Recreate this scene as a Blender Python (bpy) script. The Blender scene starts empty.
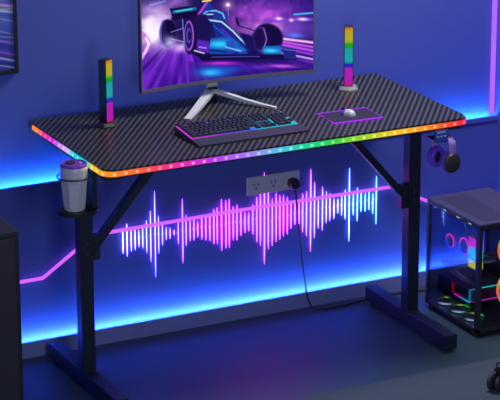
import bpy, bmesh, math, random
import numpy as np
from mathutils import Vector, Matrix

random.seed(4)
C = bpy.context.scene.collection
PI = math.pi

# ------------------------------------------------------------------ colours / materials
def lin(c):
    c = c / 255.0
    return c / 12.92 if c <= 0.04045 else ((c + 0.055) / 1.055) ** 2.4

def rgb(r, g, b):
    return (lin(r), lin(g), lin(b), 1.0)

def new_mat(name):
    m = bpy.data.materials.new(name)
    m.use_nodes = True
    nt = m.node_tree
    nt.nodes.clear()
    out = nt.nodes.new('ShaderNodeOutputMaterial')
    return m, nt, out

def nd(nt, kind, **kw):
    n = nt.nodes.new(kind)
    for k, v in kw.items():
        if k in n.inputs:
            n.inputs[k].default_value = v
        else:
            setattr(n, k, v)
    return n

def math_node(nt, op, a, b=None):
    n = nt.nodes.new('ShaderNodeMath')
    n.operation = op
    for i, v in enumerate((a, b)):
        if v is None:
            continue
        if isinstance(v, (int, float)):
            n.inputs[i].default_value = v
        else:
            nt.links.new(v, n.inputs[i])
    return n.outputs[0]

def plain(name, col, rough=0.5, metal=0.0, var=0.15, scale=30.0, bump=0.0, spec=0.5):
    """Principled surface with a little procedural tone variation and optional fine bump."""
    m, nt, out = new_mat(name)
    p = nd(nt, 'ShaderNodeBsdfPrincipled')
    p.inputs['Roughness'].default_value = rough
    p.inputs['Metallic'].default_value = metal
    p.inputs['Specular IOR Level'].default_value = spec
    tc = nd(nt, 'ShaderNodeTexCoord')
    nz = nd(nt, 'ShaderNodeTexNoise')
    nz.inputs['Scale'].default_value = scale
    nz.inputs['Detail'].default_value = 3
    nt.links.new(tc.outputs['Object'], nz.inputs['Vector'])
    mix = nd(nt, 'ShaderNodeMix', data_type='RGBA')
    mix.inputs[6].default_value = [c * (1 - var) for c in col[:3]] + [1]
    mix.inputs[7].default_value = [min(1, c * (1 + var)) for c in col[:3]] + [1]
    nt.links.new(nz.outputs['Fac'], mix.inputs[0])
    nt.links.new(mix.outputs[2], p.inputs['Base Color'])
    if bump:
        b = nd(nt, 'ShaderNodeBump')
        b.inputs['Strength'].default_value = bump
        b.inputs['Distance'].default_value = 0.002
        nt.links.new(nz.outputs['Fac'], b.inputs['Height'])
        nt.links.new(b.outputs['Normal'], p.inputs['Normal'])
    nt.links.new(p.outputs[0], out.inputs[0])
    return m

def glow(name, col, strength):
    m, nt, out = new_mat(name)
    e = nd(nt, 'ShaderNodeEmission')
    e.inputs[0].default_value = col
    e.inputs[1].default_value = strength
    nt.links.new(e.outputs[0], out.inputs[0])
    return m

def ramp_node(nt, stops, interp='LINEAR'):
    r = nt.nodes.new('ShaderNodeValToRGB')
    cr = r.color_ramp
    cr.interpolation = interp
    while len(cr.elements) > 1:
        cr.elements.remove(cr.elements[-1])
    cr.elements[0].position = stops[0][0]
    cr.elements[0].color = stops[0][1]
    for pos, col in stops[1:]:
        e = cr.elements.new(pos)
        e.color = col
    return r

def glow_ramp(name, axis, lo, hi, stops, strength, interp='LINEAR', coord='Object'):
    """Lamp whose colour runs along one object axis (addressable LEDs)."""
    m, nt, out = new_mat(name)
    tc = nd(nt, 'ShaderNodeTexCoord')
    sp = nd(nt, 'ShaderNodeSeparateXYZ')
    nt.links.new(tc.outputs[coord], sp.inputs[0])
    v = math_node(nt, 'SUBTRACT', sp.outputs['XYZ'.index(axis)], lo)
    v = math_node(nt, 'DIVIDE', v, hi - lo)
    r = ramp_node(nt, stops, interp)
    nt.links.new(v, r.inputs[0])
    e = nd(nt, 'ShaderNodeEmission')
    e.inputs[1].default_value = strength
    nt.links.new(r.outputs[0], e.inputs[0])
    nt.links.new(e.outputs[0], out.inputs[0])
    return m

def glow_attr(name, attr, strength):
    """Display panel: shows the picture stored in the colour attribute."""
    m, nt, out = new_mat(name)
    a = nd(nt, 'ShaderNodeVertexColor')
    a.layer_name = attr
    e = nd(nt, 'ShaderNodeEmission')
    e.inputs[1].default_value = strength
    nt.links.new(a.outputs[0], e.inputs[0])
    nt.links.new(e.outputs[0], out.inputs[0])
    return m

def print_attr(name, attr):
    m, nt, out = new_mat(name)
    a = nd(nt, 'ShaderNodeVertexColor')
    a.layer_name = attr
    p = nd(nt, 'ShaderNodeBsdfPrincipled')
    p.inputs['Roughness'].default_value = 0.45
    nt.links.new(a.outputs[0], p.inputs['Base Color'])
    nt.links.new(p.outputs[0], out.inputs[0])
    return m

def glass(name, tint, refl=0.25):
    m, nt, out = new_mat(name)
    t = nd(nt, 'ShaderNodeBsdfTransparent')
    t.inputs[0].default_value = tint
    g = nd(nt, 'ShaderNodeBsdfGlossy')
    g.inputs['Roughness'].default_value = 0.03
    f = nd(nt, 'ShaderNodeFresnel')
    f.inputs[0].default_value = 1.45
    k = math_node(nt, 'MULTIPLY', f.outputs[0], refl * 4)
    mx = nd(nt, 'ShaderNodeMixShader')
    nt.links.new(k, mx.inputs[0])
    nt.links.new(t.outputs[0], mx.inputs[1])
    nt.links.new(g.outputs[0], mx.inputs[2])
    nt.links.new(mx.outputs[0], out.inputs[0])
    return m

def carbon(name):
    """Carbon-fibre film: diagonal twill ribs, satin clear coat."""
    m, nt, out = new_mat(name)
    p = nd(nt, 'ShaderNodeBsdfPrincipled')
    tc = nd(nt, 'ShaderNodeTexCoord')
    sp = nd(nt, 'ShaderNodeSeparateXYZ')
    nt.links.new(tc.outputs['Object'], sp.inputs[0])
    a = math_node(nt, 'MULTIPLY', sp.outputs[0], 0.80)
    b = math_node(nt, 'MULTIPLY', sp.outputs[1], -0.60)
    d = math_node(nt, 'ADD', a, b)
    ph = math_node(nt, 'MULTIPLY', d, 2 * PI / 0.0163)
    s = math_node(nt, 'SINE', ph)
    # fine cross weave inside each rib
    a2 = math_node(nt, 'MULTIPLY', sp.outputs[0], 0.60)
    b2 = math_node(nt, 'MULTIPLY', sp.outputs[1], 0.80)
    d2 = math_node(nt, 'ADD', a2, b2)
    w = math_node(nt, 'SINE', math_node(nt, 'MULTIPLY', d2, 2 * PI / 0.006))
    s2 = math_node(nt, 'ADD', s, math_node(nt, 'MULTIPLY', w, 0.06))
    f = math_node(nt, 'ADD', math_node(nt, 'MULTIPLY', s2, 0.5), 0.5)
    r = ramp_node(nt, [(0.0, (0.011, 0.010, 0.010, 1)), (0.35, (0.020, 0.019, 0.019, 1)),
                       (0.75, (0.080, 0.075, 0.072, 1)), (1.0, (0.102, 0.096, 0.092, 1))])
    nt.links.new(f, r.inputs[0])
    nt.links.new(r.outputs[0], p.inputs['Base Color'])
    p.inputs['Roughness'].default_value = 0.38
    p.inputs['Specular IOR Level'].default_value = 0.35
    nt.links.new(p.outputs[0], out.inputs[0])
    return m

def perforated(name, col, hole, pitch):
    """Metal sheet punched with a staggered grid of holes."""
    m, nt, out = new_mat(name)
    p = nd(nt, 'ShaderNodeBsdfPrincipled')
    p.inputs['Roughness'].default_value = 0.5
    tc = nd(nt, 'ShaderNodeTexCoord')
    sp = nd(nt, 'ShaderNodeSeparateXYZ')
    nt.links.new(tc.outputs['Object'], sp.inputs[0])
    u = math_node(nt, 'SINE', math_node(nt, 'MULTIPLY', math_node(nt, 'ADD', sp.outputs[0], sp.outputs[1]), 2 * PI / pitch))
    v = math_node(nt, 'SINE', math_node(nt, 'MULTIPLY', math_node(nt, 'SUBTRACT', sp.outputs[0], sp.outputs[1]), 2 * PI / pitch))
    f = math_node(nt, 'GREATER_THAN', math_node(nt, 'ADD', u, v), 0.3)
    mix = nd(nt, 'ShaderNodeMix', data_type='RGBA')
    mix.inputs[6].default_value = col
    mix.inputs[7].default_value = hole
    nt.links.new(f, mix.inputs[0])
    nt.links.new(mix.outputs[2], p.inputs['Base Color'])
    nt.links.new(p.outputs[0], out.inputs[0])
    return m

M = {}
M['wall'] = plain('blue_wall_paint', (0.085, 0.118, 0.53, 1), 0.75, var=0.05, scale=3)
M['baseboard'] = plain('violet_grey_baseboard_paint', (0.27, 0.32, 0.75, 1), 0.5, var=0.05, scale=5)
M['floor'] = plain('dark_slate_floor', (0.044, 0.086, 0.112, 1), 0.45, var=0.15, scale=4, spec=0.4)
M['rug'] = plain('grey_rug_pile', (0.078, 0.108, 0.150, 1), 0.95, var=0.45, scale=160, bump=0.9)
M['carbon'] = carbon('carbon_fibre_film')
M['black_edge'] = plain('black_edge', (0.02, 0.02, 0.024, 1), 0.4)
M['steel'] = plain('black_powder_coat', (0.017, 0.022, 0.048, 1), 0.42, var=0.1, scale=200)
M['black'] = plain('black_plastic', (0.018, 0.018, 0.022, 1), 0.4)
M['dark_grey'] = plain('dark_grey_plastic', (0.05, 0.05, 0.06, 1), 0.4)
M['grey'] = plain('grey_plastic', (0.34, 0.34, 0.36, 1), 0.4)
M['bezel'] = plain('grey_bezel', (0.20, 0.20, 0.24, 1), 0.35, 0.3)
M['silver'] = plain('silver_aluminium', (0.90, 0.90, 0.93, 1), 0.30, 0.10, var=0.04)
M['white'] = plain('white_plastic', (0.75, 0.74, 0.80, 1), 0.35, var=0.04)
M['purple'] = plain('purple_plastic', (0.22, 0.07, 0.80, 1), 0.35)
M['lilac'] = plain('lilac_plastic', (0.48, 0.30, 0.95, 1), 0.35)
M['purple_lid'] = plain('purple_lid', (0.26, 0.08, 0.60, 1), 0.3)
M['cup_steel'] = plain('brushed_lilac_steel', (0.80, 0.78, 0.90, 1), 0.28, 0.25, var=0.05)
M['blue_sign'] = plain('blue_label', (0.05, 0.12, 0.75, 1), 0.35)
M['keycap'] = plain('dark_keycap', (0.045, 0.045, 0.068, 1), 0.32)
M['palm'] = plain('violet_grey_palm_rest', (0.055, 0.048, 0.085, 1), 0.38)
M['cabinet'] = plain('black_cabinet', (0.020, 0.019, 0.028, 1), 0.5)
M['cabinet_door'] = plain('charcoal_cabinet_door', (0.036, 0.033, 0.046, 1), 0.5)
M['outlet'] = plain('pale_outlet_plate', (0.70, 0.70, 0.85, 1), 0.4, var=0.03)
M['slot'] = plain('dark_slot', (0.02, 0.02, 0.05, 1), 0.6)
M['cable'] = plain('black_cable', (0.015, 0.013, 0.03, 1), 0.5)
M['plug'] = plain('dark_plug', (0.035, 0.015, 0.05, 1), 0.4)
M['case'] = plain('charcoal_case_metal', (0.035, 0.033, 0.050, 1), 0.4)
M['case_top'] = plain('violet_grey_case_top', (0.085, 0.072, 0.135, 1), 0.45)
M['case_mesh'] = perforated('case_top_mesh', (0.085, 0.072, 0.135, 1), (0.022, 0.02, 0.04, 1), 0.0125)
M['glass'] = glass('tinted_side_glass', (0.80, 0.82, 0.90, 1), 0.15)
M['board'] = plain('circuit_board', (0.02, 0.022, 0.04, 1), 0.5, var=0.6, scale=60)
M['fabric'] = plain('black_chair_fabric', (0.02, 0.02, 0.025, 1), 0.85, bump=0.3, scale=200)
M['label_white'] = plain('white_print', (0.85, 0.87, 0.95, 1), 0.4, var=0.0)

# ------------------------------------------------------------------ mesh helpers
def add_box(bm, lo, hi, bevel=0.0, seg=2, rot=None):
    lo = Vector(lo); hi = Vector(hi)
    c = (lo + hi) / 2; s = hi - lo
    r = bmesh.ops.create_cube(bm, size=1.0)
    vs = r['verts']
    for v in vs:
        v.co = Vector((v.co.x * s.x, v.co.y * s.y, v.co.z * s.z))
    if bevel:
        es = list({e for v in vs for e in v.link_edges})
        rb = bmesh.ops.bevel(bm, geom=es, offset=bevel, segments=seg, affect='EDGES', profile=0.5)
        vs = list({v for f in rb['faces'] for v in f.verts} | {v for v in vs if v.is_valid})
    for v in vs:
        co = v.co
        if rot is not None:
            co = rot @ co
        v.co = co + c
    return vs

def add_bar(bm, a, b, w, h, up=(0, 0, 1), bevel=0.0):
    """Rectangular bar from a to b, width w (sideways) and height h (along up)."""
    a = Vector(a); b = Vector(b); d = b - a; L = d.length; d.normalize()
    up = Vector(up); side = d.cross(up).normalized(); u = side.cross(d).normalized()
    rot = Matrix((side, d, u)).transposed()
    vs = add_box(bm, (-w / 2, -L / 2, -h / 2), (w / 2, L / 2, h / 2), bevel)
    for v in vs:
        v.co = rot @ v.co + (a + b) / 2
    return vs

def smooth_path(pts, n=8):
    P = [Vector(p) for p in pts]
    if len(P) < 3:
        return P
    out = []
    for i in range(len(P) - 1):
        p0 = P[max(i - 1, 0)]; p1 = P[i]; p2 = P[i + 1]; p3 = P[min(i + 2, len(P) - 1)]
        for k in range(n):
            t = k / n
            out.append(0.5 * ((2 * p1) + (p2 - p0) * t + (2 * p0 - 5 * p1 + 4 * p2 - p3) * t * t
                              + (3 * p1 - p0 - 3 * p2 + p3) * t ** 3))
    out.append(P[-1])
    return out

def add_tube(bm, pts, r, seg=8, closed=False, radii=None, flat=1.0, flat_axis=None):
    P = [Vector(p) for p in pts]
    n = len(P)
    rings = []
    prev = None
    for i in range(n):
        if closed:
            d = P[(i + 1) % n] - P[i - 1]
        else:
            d = P[min(i + 1, n - 1)] - P[max(i - 1, 0)]
        d.normalize()
        if flat_axis is not None:
            s = Vector(flat_axis) - d * Vector(flat_axis).dot(d)
        elif prev is not None:
            s = prev - d * prev.dot(d)
        else:
            ref = Vector((0, 0, 1)) if abs(d.z) < 0.9 else Vector((1, 0, 0))
            s = ref.cross(d)
        s.normalize(); prev = s
        u = d.cross(s)
        rr = radii[i] if radii else r
        rings.append([bm.verts.new(P[i] + (s * math.cos(2 * PI * k / seg) + u * math.sin(2 * PI * k / seg) * flat) * rr)
                      for k in range(seg)])
    m = n if closed else n - 1
    for i in range(m):
        A = rings[i]; B = rings[(i + 1) % n]
        for k in range(seg):
            bm.faces.new((A[k], A[(k + 1) % seg], B[(k + 1) % seg], B[k]))
    if not closed:
        bm.faces.new(list(reversed(rings[0])))
        bm.faces.new(rings[-1])

def add_lathe(bm, prof, seg=32, center=(0, 0, 0), rot=None, cap=True):
    """prof: list of (radius, z)."""
    c = Vector(center)
    rings = []
    for (r, z) in prof:
        ring = []
        for k in range(seg):
            co = Vector((r * math.cos(2 * PI * k / seg), r * math.sin(2 * PI * k / seg), z))
            if rot is not None:
                co = rot @ co
            ring.append(bm.verts.new(co + c))
        rings.append(ring)
    for A, B in zip(rings, rings[1:]):
        for k in range(seg):
            bm.faces.new((A[k], A[(k + 1) % seg], B[(k + 1) % seg], B[k]))
    if cap:
        bm.faces.new(list(reversed(rings[0])))
        bm.faces.new(rings[-1])

def add_prism(bm, poly, z0, z1):
    a = [bm.verts.new((x, y, z0)) for x, y in poly]
    b = [bm.verts.new((x, y, z1)) for x, y in poly]
    n = len(poly)
    bm.faces.new(list(reversed(a)))
    bm.faces.new(b)
    for i in range(n):
        bm.faces.new((a[i], a[(i + 1) % n], b[(i + 1) % n], b[i]))

def obj(name, bm, mat, parent=None, smooth=False, loc=None):
    me = bpy.data.meshes.new(name)
    bmesh.ops.recalc_face_normals(bm, faces=bm.faces[:])
    bm.to_mesh(me)
    bm.free()
    mats = mat if isinstance(mat, (list, tuple)) else [mat]
    for m in mats:
        me.materials.append(m)
    if smooth:
        for p in me.polygons:
            p.use_smooth = True
        try:
            me.set_sharp_from_angle(angle=math.radians(40))
        except Exception:
            pass
    o = bpy.data.objects.new(name, me)
    C.objects.link(o)
    if parent is not None:
        o.parent = parent
    if loc is not None:
        o.location = loc
    return o

def box_obj(name, lo, hi, mat, parent=None, bevel=0.0, **kw):
    bm = bmesh.new()
    add_box(bm, lo, hi, bevel)
    return obj(name, bm, mat, parent, **kw)

def thing(name, label, cat, loc=(0, 0, 0), rotz=0.0, group=None):
    o = bpy.data.objects.new(name, None)
    C.objects.link(o)
    o.empty_display_size = 0.05
    o.location = loc
    o.rotation_euler = (0, 0, rotz)
    return tag(o, label, cat, group)

def tag(o, label, cat, group=None):
    o['label'] = label
    o['category'] = cat
    if group:
        o['group'] = group
    return o

def structure(o):
    o['kind'] = 'structure'
    return o

def copy_tree(o, parent=None):
    c = o.copy()
    C.objects.link(c)
    c.parent = parent
    for ch in list(o.children):
        copy_tree(ch, c)
    return c

# ------------------------------------------------------------------ room
WY = 0.306          # face of the lower wall panel
UY = 0.336         # face of the upper wall, set back behind the ledge
LZ = 0.5415        # ledge height
CX = 1.068         # inner corner on the right
structure(box_obj('floor', (-3.2, -2.6, -0.05), (2.4, 0.45, 0.0), M['floor']))
bm = bmesh.new()
add_box(bm, (-2.4, WY, 0.0), (CX, 0.45, LZ - 0.014))
add_box(bm, (-2.4, WY - 0.004, LZ - 0.014), (CX, WY + 0.005, LZ))     # lip that hides the led strip
add_box(bm, (-2.4, UY, LZ - 0.015), (CX, 0.45, 1.75))
structure(obj('wall_back', bm, M['wall']))
structure(box_obj('wall_right', (CX, -0.36, 0.0), (CX + 0.12, 0.45, 1.75), M['wall']))
bm = bmesh.new()                                            # baseboard with a light groove behind its top lip
add_box(bm, (-2.4, 0.279, 0.0), (CX, 0.284, 0.0500))
add_box(bm, (-2.4, 0.284, 0.0), (CX, WY, 0.0400))
structure(obj('baseboard_back', bm, M['baseboard']))

rug = box_obj('rug', (-0.42, -1.9, 0.0), (1.0, -0.385, 0.006), M['rug'], bevel=0.002)
tag(rug, 'mid grey low pile rug on the dark floor at the bottom right', 'rug')

# LED strips along the wall
M['led_blue'] = glow('led_cyan_blue', (0.11, 0.36, 1.0, 1), 110.0)
M['led_ledge'] = glow('led_cyan', (0.05, 0.40, 1.0, 1), 75.0)
M['led_violet'] = glow('led_violet', (0.42, 0.13, 0.95, 1), 1.1)
o = box_obj('led_strip', (-2.3, 0.286, 0.0400), (CX - 0.01, 0.292, 0.0440), M['led_blue'])
tag(o, 'cyan blue led strip in the groove behind the baseboard, low on the wall', 'light strip')
o = box_obj('led_strip', (-2.3, 0.3135, LZ - 0.0140), (CX - 0.012, 0.3195, LZ - 0.0060), M['led_ledge'])
tag(o, 'cyan blue led strip on the wall ledge just below desktop height', 'light strip')
bm = bmesh.new()
add_tube(bm, [(CX - 0.009, UY - 0.009, LZ + 0.004), (CX - 0.009, UY - 0.009, 1.70)], 0.0085, 10)
o = obj('led_strip', bm, M['led_violet'], smooth=True)
tag(o, 'violet led strip standing upright in the right wall corner', 'light strip')

# ------------------------------------------------------------------ desk
HW, HD, TOP = 0.5907, 0.2845, 0.75
desk = thing('gaming_desk', 'black carbon fibre gaming desk with rainbow led edge and T shaped steel legs', 'desk')

def desk_outline(off=0.0, rf=0.036, rb=0.004, n=8):
    pts = []
    def arc(cx, cy, r, a0, a1):
        for i in range(n + 1):
            a = math.radians(a0 + (a1 - a0) * i / n)
            pts.append((cx + (r + off) * math.cos(a), cy + (r + off) * math.sin(a)))
    arc(-HW + rf, -HD + rf, rf, 180, 270)
    arc(HW - rf, -HD + rf, rf, 270, 360)
    arc(HW - rb, HD - rb, rb, 0, 90)
    arc(-HW + rb, HD - rb, rb, 90, 180)
    return pts

bm = bmesh.new()
add_prism(bm, desk_outline(), 0.7275, TOP)
top_edges = [e for e in bm.edges if all(abs(v.co.z - TOP) < 1e-6 for v in e.verts)]
bmesh.ops.bevel(bm, geom=top_edges, offset=0.0022, segments=2, affect='EDGES')
obj('desktop', bm, M['carbon'], desk)

# the led edge: a ribbon round left side, front and right side, arc length in the uv map
def led_edge():
    off = 0.0028
    rf = 0.036
    pts = [(-HW - off, 0.250)]
    N = 26
    for i in range(1, N + 1):
        pts.append((-HW - off, 0.250 + (-HD + rf - 0.250) * i / N))
    for i in range(1, 11):
        a = math.radians(180 + 9 * i)
        pts.append((-HW + rf + (rf + off) * math.cos(a), -HD + rf + (rf + off) * math.sin(a)))
    for i in range(1, 61):
        pts.append((-HW + rf + (2 * HW - 2 * rf) * i / 60, -HD - off))
    for i in range(1, 11):
        a = math.radians(270 + 9 * i)
        pts.append((HW - rf + (rf + off) * math.cos(a), -HD + rf + (rf + off) * math.sin(a)))
    for i in range(1, N + 1):
        pts.append((HW + off, -HD + rf + (0.250 + HD - rf) * i / N))
    s = [0.0]
    for a, b in zip(pts, pts[1:]):
        s.append(s[-1] + math.dist(a, b))
    bm = bmesh.new()
    uvl = bm.loops.layers.uv.new('UVMap')
    z0, z1 = 0.7283, 0.7450
    zs = [(z0, -0.0045), (z0 + 0.0015, 0.0), (z1 - 0.0015, 0.0), (z1, -0.0045)]
    rows = []
    for i, p in enumerate(pts):
        d = Vector(pts[min(i + 1, len(pts) - 1)]) - Vector(pts[max(i - 1, 0)])
        d.normalize()
        nrm = Vector((d.y, -d.x))
        rows.append([bm.verts.new((p[0] + nrm.x * k, p[1] + nrm.y * k, z)) for z, k in zs])
    for i in range(len(pts) - 1):
        for k in range(len(zs) - 1):
            f = bm.faces.new((rows[i][k], rows[i + 1][k], rows[i + 1][k + 1], rows[i][k + 1]))
            for lp in f.loops:
                ii = i if lp.vert in rows[i] else i + 1
                kk = rows[ii].index(lp.vert)
                lp[uvl].uv = (s[ii], (0.0, 0.09, 0.91, 1.0)[kk])
    bm.faces.new(rows[0]); bm.faces.new(rows[-1])
    return bm, s[-1]

bm, LED_LEN = led_edge()
stops = [(0.00, (255, 140, 45)), (0.045, (255, 130, 60)), (0.085, (250, 50, 150)), (0.17, (195, 50, 235)),
         (0.255, (225, 190, 255)), (0.31, (30, 215, 235)), (0.41, (30, 215, 160)), (0.455, (255, 215, 50)),
         (0.53, (255, 150, 40)), (0.61, (255, 115, 55)), (0.68, (255, 65, 100)), (0.77, (240, 45, 190)),
         (0.86, (190, 60, 240)), (0.97, (165, 130, 255)), (1.07, (80, 200, 240)), (1.14, (25, 220, 165)),
         (1.24, (50, 215, 80)), (1.34, (165, 220, 50)), (1.45, (255, 205, 50)), (1.55, (255, 150, 40)),
         (1.62, (255, 85, 45)), (1.68, (255, 35, 75)), (1.75, (255, 45, 150)), (2.25, (180, 60, 240))]
m, nt, out = new_mat('rainbow_led_diffuser')
uv = nd(nt, 'ShaderNodeUVMap')
sp = nd(nt, 'ShaderNodeSeparateXYZ')
nt.links.new(uv.outputs[0], sp.inputs[0])
r = ramp_node(nt, [(p / LED_LEN, rgb(*c)) for p, c in stops])
nt.links.new(math_node(nt, 'DIVIDE', sp.outputs[0], LED_LEN), r.inputs[0])
pp = math_node(nt, 'PINGPONG', sp.outputs[0], 0.0172)          # distance to the nearest diode, one each 34 mm
du = math_node(nt, 'DIVIDE', pp, 0.0040)
dv = math_node(nt, 'DIVIDE', math_node(nt, 'SUBTRACT', sp.outputs[1], 0.5), 0.20)
d2 = math_node(nt, 'ADD', math_node(nt, 'MULTIPLY', du, du), math_node(nt, 'MULTIPLY', dv, dv))
dot = math_node(nt, 'POWER', 2.718, math_node(nt, 'MULTIPLY', d2, -1.0))
mix = nd(nt, 'ShaderNodeMix', data_type='RGBA')
mix.inputs[7].default_value = (1.0, 0.85, 0.8, 1)
nt.links.new(math_node(nt, 'MULTIPLY', dot, 0.38), mix.inputs[0])
nt.links.new(r.outputs[0], mix.inputs[6])
e = nd(nt, 'ShaderNodeEmission')
nt.links.new(mix.outputs[2], e.inputs[0])
nt.links.new(math_node(nt, 'ADD', math_node(nt, 'MULTIPLY', dot, 0.8), 0.92), e.inputs[1])
nt.links.new(e.outputs[0], out.inputs[0])
o = obj('led_edge_strip', bm, m, desk)
o['label'] = 'rainbow led strip around the desktop edge'

bm = bmesh.new()                                            # steel frame under the top
for (a, b) in (((-0.555, -0.225), (0.555, -0.225)), ((-0.555, 0.245), (0.555, 0.245))):
    add_bar(bm, (a[0], a[1], 0.7185), (b[0], b[1], 0.7185), 0.03, 0.018)
for x in (-0.549, 0.551):
    add_bar(bm, (x, -0.24, 0.7165), (x, 0.23, 0.7165), 0.042, 0.022)
    add_box(bm, (x - 0.016, -0.272, 0.7155), (x + 0.016, -0.235, 0.7275), 0.002)
obj('under_frame', bm, M['steel'], desk)

for x, s in ((-0.549, 1), (0.551, -1)):
    bm = bmesh.new()
    add_box(bm, (x - 0.0205, -0.04, 0.056), (x + 0.0205, 0.0, 0.7065), 0.002)
    leg = obj('leg', bm, M['steel'], desk)
    for z in (0.455, 0.425):
        bm = bmesh.new()
        add_lathe(bm, [(0.004, 0), (0.006, 0.001), (0.005, 0.003)], 10, rot=Matrix.Rotation(PI / 2, 3, 'X'), center=(x, -0.0395, z))
        obj('bolt', bm, M['dark_grey'], leg, smooth=True)
    ft = box_obj('foot', (x - 0.0205, -0.276, 0.012), (x + 0.0205, 0.227, 0.0587), M['steel'], desk, 0.002)
    for y in (-0.255, 0.205):
        bm = bmesh.new()
        add_lathe(bm, [(0.013, 0.0), (0.013, 0.004), (0.005, 0.006), (0.005, 0.014)], 16, center=(x, y, 0.0))
        obj('leveling_foot', bm, M['dark_grey'], ft, smooth=True)
    xi = x + s * 0.0205
    bm = bmesh.new()
    add_box(bm, (min(xi, xi + s * 0.024), -0.036, 0.400), (max(xi, xi + s * 0.024), -0.004, 0.475), 0.002)
    add_bar(bm, (xi + s * 0.008, -0.02, 0.437), (xi + s * 0.245, -0.02, 0.706), 0.026, 0.021, up=(-s, 0, 1))
    br = obj('brace', bm, M['steel'], desk)
    for z in (0.418, 0.458):
        bm = bmesh.new()
        add_lathe(bm, [(0.004, 0), (0.006, 0.001), (0.005, 0.003)], 10, rot=Matrix.Rotation(PI / 2, 3, 'X'), center=(xi + s * 0.012, -0.0355, z))
        obj('bolt', bm, M['dark_grey'], br, smooth=True)

# cup holder screwed under the left edge
CUP = Vector((-0.638, -0.172, 0.614))
bm = bmesh.new()
hull = []
for i in range(24):
    a = 2 * PI * i / 24
    hull.append((CUP.x + 0.046 * math.cos(a) + (0.022 if math.cos(a) > 0 else 0), CUP.y + 0.044 * math.sin(a)))
add_prism(bm, hull, CUP.z - 0.012, CUP.z - 0.0005)
add_box(bm, (CUP.x + 0.050, CUP.y - 0.014, CUP.z - 0.002), (CUP.x + 0.064, CUP.y + 0.014, 0.7270), 0.002)
add_box(bm, (CUP.x + 0.050, CUP.y - 0.014, 0.7215), (CUP.x + 0.085, CUP.y + 0.014, 0.7272), 0.001)
hold = obj('cup_holder', bm, M['black'], desk)
bm = bmesh.new()
ring = [(CUP.x + 0.0470 * math.cos(2 * PI * i / 36), CUP.y + 0.0470 * math.sin(2 * PI * i / 36), CUP.z + 0.097) for i in range(36)]
add_tube(bm, ring, 0.0022, 8, closed=True)
add_tube(bm, [(CUP.x + 0.0455, CUP.y, CUP.z + 0.097), (CUP.x + 0.055, CUP.y, CUP.z + 0.097)], 0.003, 8)
obj('ring', bm, M['black'], hold, smooth=True)

# headphone hook under the right front edge
HX, HY = 0.4880, -0.292
bm = bmesh.new()
add_box(bm, (HX - 0.022, HY + 0.012, 0.7225), (HX + 0.022, HY + 0.075, 0.7275), 0.001)
add_box(bm, (HX - 0.022, HY, 0.6875), (HX + 0.022, HY + 0.004, 0.7262), 0.001)
add_box(bm, (HX - 0.022, HY + 0.002, 0.7215), (HX + 0.022, HY + 0.014, 0.7262), 0.001)
add_box(bm, (HX - 0.012, HY + 0.003, 0.6880), (HX + 0.052, HY + 0.062, 0.6925), 0.001)
hook = obj('headphone_hook', bm, M['steel'], desk)
bm = bmesh.new()
add_box(bm, (HX - 0.021, HY - 0.001, 0.6905), (HX + 0.021, HY + 0.0005, 0.7255))
o = obj('sticker', bm, M['blue_sign'], hook)
o['label'] = 'blue sticker with white print'
bm = bmesh.new()                                            # unreadably small white lettering and three marks
x = HX - 0.016
for w in (0.003, 0.0022, 0.003, 0.0022, 0.003, 0.003, 0.0022, 0.003):
    add_box(bm, (x, HY - 0.0016, 0.7165), (x + w, HY - 0.0008, 0.7225))
    x += w + 0.0012
for cx in (-0.012, 0.0, 0.012):
    add_box(bm, (HX + cx - 0.004, HY - 0.0016, 0.7065), (HX + cx + 0.004, HY - 0.0008, 0.7085))
    add_box(bm, (HX + cx - 0.002, HY - 0.0016, 0.7035), (HX + cx + 0.003, HY - 0.0008, 0.7055))
obj('print', bm, M['label_white'], hook)

# ------------------------------------------------------------------ tumbler
cup = thing('tumbler', 'silver lilac steel tumbler with purple lid in the cup holder', 'cup', CUP)
bm = bmesh.new()
SEG = 48
rings = []
for z, rr, fac in ((0.0, 0.0275, 0), (0.002, 0.0295, 0), (0.010, 0.0300, 0), (0.014, 0.0312, 1), (0.082, 0.0372, 1),
                   (0.090, 0.0390, 0), (0.120, 0.0392, 0), (0.1285, 0.0385, 0)):
    ring = []
    for k in range(SEG):
        a = 2 * PI * k / SEG
        q = rr
        if fac:                                             # eight flat facets around the grip
            b = (a % (2 * PI / 8)) - PI / 8
            q = rr * math.cos(PI / 8) / math.cos(b) * 1.04
        ring.append(bm.verts.new((q * math.cos(a), q * math.sin(a), z)))
    rings.append(ring)
for A, B in zip(rings, rings[1:]):
    for k in range(SEG):
        bm.faces.new((A[k], A[(k + 1) % SEG], B[(k + 1) % SEG], B[k]))
bm.faces.new(list(reversed(rings[0]))); bm.faces.new(rings[-1])
obj('body', bm, M['cup_steel'], cup)
bm = bmesh.new()
add_lathe(bm, [(0.0375, 0.1286), (0.0382, 0.130), (0.0378, 0.1345), (0.0355, 0.1368), (0.0325, 0.1365), (0.0310, 0.1340), (0.005, 0.1340)], 40)
lid = obj('lid', bm, M['purple_lid'], cup, smooth=True)
bm = bmesh.new()
add_lathe(bm, [(0.014, 0.1346), (0.014, 0.138), (0.010, 0.139), (0.002, 0.139)], 20, center=(-0.006, 0.008, 0))
obj('drink_slider', bm, M['dark_grey'], lid, smooth=True)
bm = bmesh.new()
add_lathe(bm, [(0.004, 0.1346), (0.004, 0.1375), (0.001, 0.138)], 12, center=(0.018, -0.006, 0))
obj('vent_stopper', bm, M['silver'], lid, smooth=True)

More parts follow.
